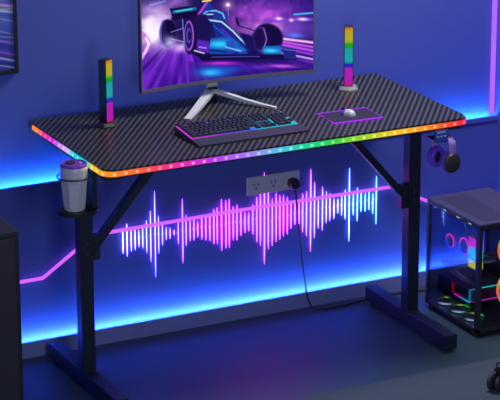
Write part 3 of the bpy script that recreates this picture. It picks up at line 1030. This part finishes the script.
wave = thing('sound_wave_light', 'glowing sound wave of thin vertical bars on the wall under the desk', 'wall light', (0.162, WY, 0.158))
BARS = [(-0.289,.362,.279),(-0.275,.376,.267),(-0.261,.356,.282),(-0.248,.358,.284),(-0.235,.349,.292),(-0.222,.359,.286),(-0.209,.376,.268),(-0.195,.406,.237),(-0.18,.467,.183),(-0.168,.385,.26),(-0.155,.356,.285),(-0.142,.344,.3),(-0.129,.34,.302),(-0.115,.33,.312),(-0.101,.355,.28),(-0.086,.428,.215),(-0.074,.373,.269),(-0.06,.356,.284),(-0.047,.359,.285),(-0.034,.347,.292),(-0.02,.364,.283),(-0.006,.362,.278),(0.008,.365,.274),(0.022,.378,.262),(0.034,.381,.26),(0.049,.406,.235),(0.064,.401,.24),(0.076,.402,.24),(0.09,.376,.263),(0.103,.38,.261),(0.117,.366,.274),(0.131,.351,.282),(0.144,.349,.285),(0.159,.372,.272),(0.173,.395,.245),(0.186,.412,.231),(0.2,.472,.165),(0.214,.427,.214),(0.228,.381,.224),(0.242,.398,.234),(0.255,.389,.239),(0.268,.387,.249),(0.282,.379,.253),(0.295,.358,.27),(0.309,.356,.281),(0.324,.354,.278),(0.337,.383,.251),(0.351,.388,.236),(0.366,.46,.18),(0.38,.415,.225),(0.394,.362,.255),(0.409,.394,.246),(0.423,.377,.269),(0.436,.369,.274),(0.451,.35,.278),(0.465,.346,.295),(0.479,.356,.286),(0.492,.373,.271),(0.507,.443,.192),(0.522,.356,.28),(0.537,.373,.258),(0.551,.358,.288),(0.566,.35,.286),(0.58,.354,.29),(0.594,.346,.275),(0.607,.401,.237)]
wave_stops = [(-0.29, (150, 165, 255)), (-0.17, (120, 120, 255)), (-0.10, (150, 90, 255)), (0.0, (205, 95, 245)), (0.15, (245, 85, 235)),
              (0.33, (225, 95, 250)), (0.42, (165, 130, 255)), (0.50, (130, 190, 255)), (0.61, (80, 225, 255))]
def wave_col(x):
    for (a, ca), (b, cb) in zip(wave_stops, wave_stops[1:]):
        if x <= b:
            t = (x - a) / (b - a)
            ca = [p + (q - p) * t for p, q in zip(ca, cb)]
            return rgb(ca[0], ca[1] * 0.82, ca[2])
    return rgb(*wave_stops[-1][1])
for i, (x, zt, zb) in enumerate(BARS):
    bm = bmesh.new()
    zc, hl = (zt + zb) / 2, (zt - zb) / 2
    P, R = [], []
    for t in (-1, -0.9, -0.7, -0.4, 0, 0.4, 0.7, 0.9, 1):
        P.append((x - 0.16, -0.0055, zc + hl * t - 0.16))
        R.append(0.00145 * (1 - abs(t) ** 4 * 0.85))
    add_tube(bm, P, 0.002, 8, radii=R)
    add_tube(bm, [(x - 0.16, -0.0055, zc - 0.16), (x - 0.16, 0.0002, zc - 0.16)], 0.0012, 6)      # stand-off pin
    obj('glowing_bar', bm, glow('wave_led', wave_col(x), 10.0), wave)

# ------------------------------------------------------------------ outlet and plugged cable
ol = thing('wall_outlet', 'long pale triple wall outlet plate under the desk', 'outlet', (0.2335, WY, 0.430))
bm = bmesh.new()
add_box(bm, (-0.0935, -0.008, -0.030), (0.0935, 0.0, 0.030), 0.002)
obj('cover_plate', bm, M['outlet'], ol)
for x in (-0.062, -0.001, 0.060):
    bm = bmesh.new()
    add_box(bm, (x - 0.009, -0.0088, 0.001), (x - 0.006, -0.0070, 0.009))
    add_box(bm, (x + 0.006, -0.0088, 0.001), (x + 0.009, -0.0070, 0.009))
    add_lathe(bm, [(0.003, 0.0), (0.003, 0.0018)], 12, rot=Matrix.Rotation(PI / 2, 3, 'X'), center=(x, -0.0070, -0.007))
    obj('socket', bm, M['slot'], ol)
pc = thing('power_cable', 'black power cable plugged into the wall outlet and trailing to the floor', 'cable', (0.299, WY - 0.0085, 0.423))
bm = bmesh.new()
add_lathe(bm, [(0.017, 0.0), (0.0185, 0.003), (0.0185, 0.020), (0.015, 0.026), (0.002, 0.027)], 28, rot=Matrix.Rotation(PI / 2, 3, 'X'))
add_tube(bm, [(0.002, -0.014, -0.014), (0.003, -0.014, -0.034)], 0.006, 10, radii=[0.007, 0.0045])
obj('plug', bm, M['plug'], pc, smooth=True)
path = [(0.302, 0.2775, 0.390), (0.306, 0.276, 0.34), (0.312, 0.274, 0.26), (0.322, 0.271, 0.17), (0.332, 0.269, 0.09), (0.340, 0.263, 0.035),
        (0.352, 0.250, 0.008), (0.375, 0.235, 0.0035), (0.42, 0.228, 0.0035), (0.48, 0.236, 0.0035), (0.53, 0.244, 0.0035), (0.60, 0.250, 0.0035), (0.70, 0.245, 0.0035), (0.78, 0.225, 0.0035)]
bm = bmesh.new()
add_tube(bm, smooth_path([(x - 0.299, y - (WY - 0.0085), z - 0.423) for x, y, z in path], 8), 0.0028, 8)
obj('cord', bm, M['cable'], pc, smooth=True)

# ------------------------------------------------------------------ gaming computer
PX0, PX1, PY0, PY1, PZ0, PZ1 = 0.684, 0.915, -0.211, 0.105, 0.018, 0.374
tower = thing('gaming_computer', 'black glass sided gaming computer with rainbow fans on the floor right of the desk', 'computer', (PX0, PY0, 0.0))
W_, D_ = PX1 - PX0, PY1 - PY0
bm = bmesh.new()                                            # frame: four posts, rails, floor tray, right side panel
t_ = 0.012
for (x, y) in ((0, 0), (W_ - t_, 0), (0, D_ - t_), (W_ - t_, D_ - t_)):
    add_box(bm, (x, y, PZ0), (x + t_, y + (0.020 if y == 0 else t_), PZ1 - 0.008))
add_box(bm, (0, 0, PZ0), (W_, D_, PZ0 + 0.010))
for z in (PZ1 - 0.018,):
    add_box(bm, (0, t_, z), (t_, D_ - t_, z + 0.010)); add_box(bm, (W_ - t_, t_, z), (W_, D_ - t_, z + 0.010))
    add_box(bm, (t_, 0, z), (W_ - t_, t_, z + 0.010)); add_box(bm, (t_, D_ - t_, z), (W_ - t_, D_, z + 0.010))
add_box(bm, (W_ - 0.006, t_, PZ0 + 0.01), (W_, D_ - t_, PZ1 - 0.018))
add_box(bm, (t_, D_ - 0.004, PZ0 + 0.01), (W_ - t_, D_, PZ0 + 0.115))
obj('case_frame', bm, M['case'], tower)
bm = bmesh.new()
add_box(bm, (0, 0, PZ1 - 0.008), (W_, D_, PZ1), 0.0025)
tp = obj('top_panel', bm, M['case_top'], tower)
bm = bmesh.new()
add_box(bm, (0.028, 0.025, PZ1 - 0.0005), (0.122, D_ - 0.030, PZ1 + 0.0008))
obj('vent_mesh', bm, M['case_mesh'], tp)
for (y, z) in ((0.20, 0), (0.12, 0), (0.05, 0)):
    box_obj('clip', (-0.0008, y, PZ1 - 0.014), (0.0004, y + 0.018, PZ1 - 0.011), glow('pale_green_clip', rgb(150, 230, 210), 0.7), tp)
box_obj('side_glass', (0.0005, t_, PZ0 + 0.012), (0.0035, D_ - t_, PZ1 - 0.019), M['glass'], tower)
box_obj('front_glass', (t_, 0.0005, PZ0 + 0.012), (W_ - t_, 0.0035, PZ1 - 0.019), M['glass'], tower)
box_obj('rear_glass', (t_, D_ - 0.0035, PZ0 + 0.116), (W_ - t_, D_ - 0.0005, PZ1 - 0.019), M['glass'], tower)
for (x, y) in ((0.025, 0.025), (W_ - 0.025, 0.025), (0.025, D_ - 0.025), (W_ - 0.025, D_ - 0.025)):
    box_obj('case_foot', (x - 0.02, y - 0.014, 0.0), (x + 0.02, y + 0.014, PZ0), M['black'], tower, 0.002)

def rainbow_ring(name, stops, strength):
    """Addressable ring light: colour by angle about the object's z axis."""
    m, nt, out = new_mat(name)
    tc = nd(nt, 'ShaderNodeTexCoord')
    sp = nd(nt, 'ShaderNodeSeparateXYZ')
    nt.links.new(tc.outputs['Object'], sp.inputs[0])
    at = math_node(nt, 'ARCTAN2', sp.outputs[1], sp.outputs[0])
    f = math_node(nt, 'ADD', math_node(nt, 'DIVIDE', at, 2 * PI), 0.5)
    r = ramp_node(nt, stops)
    nt.links.new(f, r.inputs[0])
    e = nd(nt, 'ShaderNodeEmission')
    e.inputs[1].default_value = strength
    nt.links.new(r.outputs[0], e.inputs[0])
    nt.links.new(e.outputs[0], out.inputs[0])
    return m
M['ring'] = rainbow_ring('rainbow_fan_ring', [(0, rgb(255, 120, 60)), (0.17, rgb(250, 70, 170)), (0.34, rgb(150, 60, 255)), (0.5, rgb(40, 190, 255)), (0.66, rgb(40, 240, 120)), (0.83, rgb(230, 230, 60)), (1, rgb(255, 120, 60))], 1.1)
M['green_ring'] = rainbow_ring('green_fan_ring', [(0, rgb(8, 20, 20)), (0.08, rgb(200, 235, 255)), (0.17, rgb(190, 240, 255)), (0.25, rgb(10, 30, 30)), (0.42, rgb(20, 60, 50)), (0.55, rgb(60, 240, 90)), (0.68, rgb(190, 230, 60)), (0.78, rgb(60, 40, 20)), (1, rgb(8, 20, 20))], 1.1)
M['blade'] = plain('smoky_fan_blade', (0.10, 0.10, 0.16, 1), 0.35)
def make_fan(r, ring_mat, blades=7):
    root = bpy.data.objects.new('fan', None)
    bm = bmesh.new()
    pts = [(r * math.cos(2 * PI * i / 40), r * math.sin(2 * PI * i / 40), 0) for i in range(40)]
    add_tube(bm, pts, r * 0.085, 8, closed=True)
    ring = obj('fan', bm, ring_mat, None, smooth=True)
    bm = bmesh.new()
    for i in range(blades):
        a = 2 * PI * i / blades
        P = []
        for rr, da, z in ((0.25, 0, 0.06), (0.88, 0.35, 0.08), (0.88, 0.95, -0.06), (0.25, 0.7, -0.08)):
            P.append(Vector((rr * r * math.cos(a + da), rr * r * math.sin(a + da), z * r)))
        lo = [bm.verts.new(p) for p in P]; hi = [bm.verts.new(p + Vector((0, 0, 0.03 * r))) for p in P]
        bm.faces.new(lo); bm.faces.new(list(reversed(hi)))
        for k in range(4):
            bm.faces.new((lo[k], lo[(k + 1) % 4], hi[(k + 1) % 4], hi[k]))
    add_lathe(bm, [(0.27 * r, -0.12 * r), (0.27 * r, 0.10 * r), (0.2 * r, 0.14 * r)], 20)
    obj('fan_rotor', bm, M['blade'], ring)
    bpy.data.objects.remove(root)
    return ring
def place_fan(f, loc, rot):
    f.parent = tower
    f.location = loc
    f.rotation_euler = rot
    return f
f0 = place_fan(make_fan(0.060, M['ring'], 7), (0.146, 0.022, 0.272), (PI / 2, 0, 0))
f1 = copy_tree(f0, tower); f1.location = (0.146, 0.022, 0.140)
g0 = place_fan(make_fan(0.032, M['green_ring'], 6), (0.042, 0.090, 0.036), (0, 0, 0))
for y in (0.172, 0.252):
    g = copy_tree(g0, tower); g.location = (0.042, y, 0.036)
# small fans glowing behind the glass
M['pink_ring'] = rainbow_ring('pink_blue_ring', [(0, rgb(70, 40, 255)), (0.3, rgb(255, 30, 190)), (0.6, rgb(255, 60, 150)), (0.8, rgb(60, 80, 255)), (1, rgb(70, 40, 255))], 2.2)
for (x, y, z, r) in ((0.030, 0.222, 0.250, 0.022), (0.034, 0.145, 0.256, 0.026)):
    place_fan(make_fan(r, M['pink_ring'], 6), (x, y, z), (0, -PI / 2, 0))
box_obj('added_case_fill', (0.040, 0.030, PZ1 - 0.0125), (0.048, D_ - 0.04, PZ1 - 0.0085), glow('cool_white_fill', (0.7, 0.85, 1.0, 1), 14.0), tower)  # glowing strip added under the top panel to brighten the case inside
bm = bmesh.new()                                            # coolant pipes from the cooler to the rear
add_tube(bm, smooth_path([(0.165, 0.125, 0.215), (0.10, 0.15, 0.225), (0.085, 0.20, 0.27), (0.09, 0.25, 0.33)], 8), 0.005, 8)
add_tube(bm, smooth_path([(0.165, 0.140, 0.200), (0.11, 0.17, 0.200), (0.10, 0.22, 0.25), (0.105, 0.265, 0.33)], 8), 0.005, 8)
obj('coolant_pipes', bm, M['dark_grey'], tower, smooth=True)
# mainboard on the right hand wall with a cooler block and memory
box_obj('mainboard', (W_ - 0.016, 0.045, 0.150), (W_ - 0.0105, 0.225, 0.335), M['board'], tower)
bm = bmesh.new()
for k in range(7):
    add_box(bm, (0.160, 0.108 + k * 0.006, 0.175), (0.204, 0.111 + k * 0.006, 0.226), 0)
add_box(bm, (0.160, 0.106, 0.196), (0.204, 0.150, 0.203))
obj('cooler', bm, M['dark_grey'], tower)
bm = bmesh.new()
add_box(bm, (0.036, 0.205, 0.158), (0.060, 0.285, 0.164)); add_box(bm, (0.060, 0.205, 0.158), (0.20, 0.285, 0.160))
obj('drive_shelf', bm, M['grey'], tower)
M['ram'] = glow_ramp('memory_light', 'Z', 0.210, 0.308, [(0.0, rgb(235, 230, 40)), (0.24, rgb(220, 235, 40)), (0.30, rgb(40, 60, 90)), (0.36, rgb(30, 215, 225)), (0.66, rgb(30, 200, 230)), (0.72, rgb(240, 30, 220)), (1.0, rgb(235, 40, 215))], 1.5, 'LINEAR')
bm = bmesh.new()
add_box(bm, (0.018, 0.046, 0.208), (0.044, 0.092, 0.310), 0.002)
lb = obj('light_column', bm, M['case'], tower)
bm = bmesh.new()
add_box(bm, (0.0160, 0.049, 0.210), (0.0190, 0.090, 0.308)); add_box(bm, (0.020, 0.0445, 0.210), (0.042, 0.0470, 0.308))
obj('light_strip', bm, M['ram'], lb)
# graphics card with lit edges
bm = bmesh.new()
add_box(bm, (0.024, 0.088, 0.086), (0.165, 0.275, 0.130), 0.003)
gc = obj('graphics_card', bm, M['case'], tower)
M['card_edge'] = glow_ramp('card_edge_light', 'Y', 0.088, 0.19, [(0.0, rgb(40, 225, 235)), (0.4, rgb(60, 170, 240)), (0.55, rgb(230, 40, 220)), (1.0, rgb(240, 40, 150))], 1.8)
bm = bmesh.new()
add_box(bm, (0.0220, 0.088, 0.086), (0.0245, 0.178, 0.0895))
obj('light_strip', bm, M['card_edge'], gc)
box_obj('light_strip', (0.0220, 0.0865, 0.088), (0.0265, 0.0895, 0.130), glow('cyan_card_light', rgb(60, 190, 240), 0.9), gc)
box_obj('light_strip', (0.0265, 0.0865, 0.128), (0.150, 0.0885, 0.131), glow('teal_card_light', rgb(40, 220, 200), 0.9), gc)
box_obj('light_strip', (0.0265, 0.0865, 0.086), (0.150, 0.0885, 0.089), glow('magenta_card_light', rgb(225, 40, 210), 0.9), gc)
box_obj('power_plug', (0.0215, 0.182, 0.090), (0.026, 0.192, 0.126), glow('red_plug_light', rgb(200, 40, 60), 0.6), gc)
bm = bmesh.new()                                            # pale and lime trim lines over the card
for k, (ya, yb, zz) in enumerate(((0.10, 0.27, 0.150), (0.11, 0.25, 0.143), (0.13, 0.28, 0.137))):
    add_tube(bm, smooth_path([(0.05, ya, zz - 0.008), (0.045, (ya + yb) / 2, zz), (0.06, yb, zz + 0.006)], 6), 0.0020, 6)
obj('trim', bm, plain('pale_lime_trim', (0.75, 0.80, 0.45, 1), 0.3), gc, smooth=True)
bm = bmesh.new()
add_box(bm, (0.03, 0.150, 0.058), (0.20, 0.300, 0.078), 0.002)
obj('power_supply_cover', bm, M['black'], tower)

# ------------------------------------------------------------------ black cabinet at the left
cab = thing('cabinet', 'black low cabinet with a charcoal door at the left edge', 'cabinet', (-1.06, -0.25, 0.0))
bm = bmesh.new()
CWd, CH, CD = 0.222, 0.606, 0.40
add_box(bm, (-CWd, 0, 0.0), (CWd, CD, CH - 0.010), 0.002)
obj('body', bm, M['cabinet'], cab)
box_obj('top', (-CWd - 0.001, -0.003, CH - 0.010), (CWd + 0.001, CD, CH), M['cabinet_door'], cab, 0.002)
dr = box_obj('door', (-CWd + 0.012, -0.006, 0.03), (CWd - 0.014, -0.0005, CH - 0.020), M['cabinet_door'], cab, 0.0015)
bm = bmesh.new()
add_box(bm, (-CWd + 0.030, -0.016, 0.30), (-CWd + 0.036, -0.006, 0.40), 0.002)
obj('handle', bm, M['dark_grey'], dr)

# ------------------------------------------------------------------ office chair, only one castor reaches the frame
CHX, CHY = 0.79, -0.745
ch = thing('office_chair', 'black office chair whose castor stands on the grey rug at the bottom right corner', 'chair', (CHX, CHY, 0.006))
a0 = math.atan2(-0.603 - CHY, 0.507 - CHX)
bm = bmesh.new()
add_lathe(bm, [(0.045, 0.075), (0.05, 0.08), (0.05, 0.12), (0.03, 0.13)], 20)
for k in range(5):
    a = a0 + 2 * PI * k / 5
    c, s = math.cos(a), math.sin(a)
    add_bar(bm, (0.03 * c, 0.03 * s, 0.10), (0.318 * c, 0.318 * s, 0.072), 0.036, 0.022, bevel=0.004)
obj('star_base', bm, M['black'], ch)
for k in range(5):
    a = a0 + 2 * PI * k / 5
    c, s = math.cos(a), math.sin(a)
    cx, cy = 0.318 * c, 0.318 * s
    ax = math.radians(-62)
    R = Matrix.Rotation(ax, 3, 'Z') @ Matrix.Rotation(PI / 2, 3, 'Y')
    bm = bmesh.new()
    add_tube(bm, [(cx, cy, 0.068), (cx, cy, 0.045)], 0.008, 10)
    add_lathe(bm, [(0.024, -0.006), (0.030, -0.004), (0.030, 0.004), (0.024, 0.006)], 24, rot=R, center=(cx, cy, 0.034))
    cs = obj('castor', bm, M['black'], ch, smooth=True)
    for sgn in (-1, 1):
        off = R @ Vector((0, 0, sgn * 0.013))
        bm = bmesh.new()
        add_lathe(bm, [(0.010, -0.006), (0.024, -0.0055), (0.026, -0.003), (0.026, 0.003), (0.024, 0.0055), (0.010, 0.006)], 28, rot=R, center=(cx + off.x, cy + off.y, 0.026))
        obj('wheel', bm, M['dark_grey'], cs, smooth=True)
bm = bmesh.new()
add_lathe(bm, [(0.026, 0.12), (0.026, 0.25), (0.015, 0.25), (0.015, 0.385)], 16)
obj('gas_lift', bm, M['dark_grey'], ch, smooth=True)
bm = bmesh.new()
add_lathe(bm, [(0.12, 0.385), (0.20, 0.39), (0.215, 0.41), (0.215, 0.44), (0.20, 0.455), (0.05, 0.45)], 32)
obj('seat', bm, M['fabric'], ch, smooth=True)
bm = bmesh.new()
add_box(bm, (-0.17, -0.235, 0.52), (0.17, -0.185, 0.98), 0.02, 4)
add_bar(bm, (0, -0.10, 0.40), (0, -0.225, 0.45), 0.05, 0.014); add_bar(bm, (0, -0.222, 0.44), (0, -0.222, 0.60), 0.05, 0.014, up=(0, 1, 0))
obj('backrest', bm, M['fabric'], ch, smooth=True)

# ------------------------------------------------------------------ light
w = bpy.data.worlds.new('room_ambient')
bpy.context.scene.world = w
w.use_nodes = True
bg = w.node_tree.nodes['Background']
bg.inputs[0].default_value = (0.38, 0.46, 0.85, 1)
bg.inputs[1].default_value = 0.20

def area(name, loc, target, size, energy, col):
    l = bpy.data.lights.new(name, 'AREA')
    l.shape = 'RECTANGLE'
    l.size, l.size_y = size
    l.energy = energy
    l.color = col
    o = bpy.data.objects.new(name, l)
    C.objects.link(o)
    o.location = loc
    d = Vector(target) - Vector(loc)
    o.rotation_euler = d.to_track_quat('-Z', 'Y').to_euler()
    return o
area('ceiling_lamp', (0.58, -0.22, 2.2), (0.28, -0.15, 0.75), (0.6, 0.4), 23, (1.0, 0.97, 0.94))
area('added_front_fill', (-0.9, -2.2, 1.05), (0.0, 0.0, 0.40), (0.35, 0.5), 7.5, (0.80, 0.86, 1.0))  # unseen area light added to brighten the tumbler and the wall under the desk

# ------------------------------------------------------------------ camera
cam = bpy.data.cameras.new('camera')
co = bpy.data.objects.new('camera', cam)
C.objects.link(co)
co.location = (-3.0919, -6.1466, 2.7418)
yaw, pit, rol = 0.482126, 0.308945, 0.002434
f = Vector((math.sin(yaw) * math.cos(pit), math.cos(yaw) * math.cos(pit), -math.sin(pit)))
r = Vector((math.cos(yaw), -math.sin(yaw), 0))
u = r.cross(f)
r2 = r * math.cos(rol) + u * math.sin(rol)
u2 = -r * math.sin(rol) + u * math.cos(rol)
co.matrix_world = Matrix((( r2.x, u2.x, -f.x, co.location.x), (r2.y, u2.y, -f.y, co.location.y), (r2.z, u2.z, -f.z, co.location.z), (0, 0, 0, 1)))
cam.sensor_width = 36.0
cam.lens = 2410.76 / 500 * 36.0
cam.shift_x = -36.88 / 500
cam.shift_y = -15.80 / 500
cam.clip_end = 60
bpy.context.scene.camera = co
vs = bpy.context.scene.view_settings
vs.view_transform = 'Standard'
vs.look = 'None'
vs.exposure = 0.0
vs.gamma = 1.0
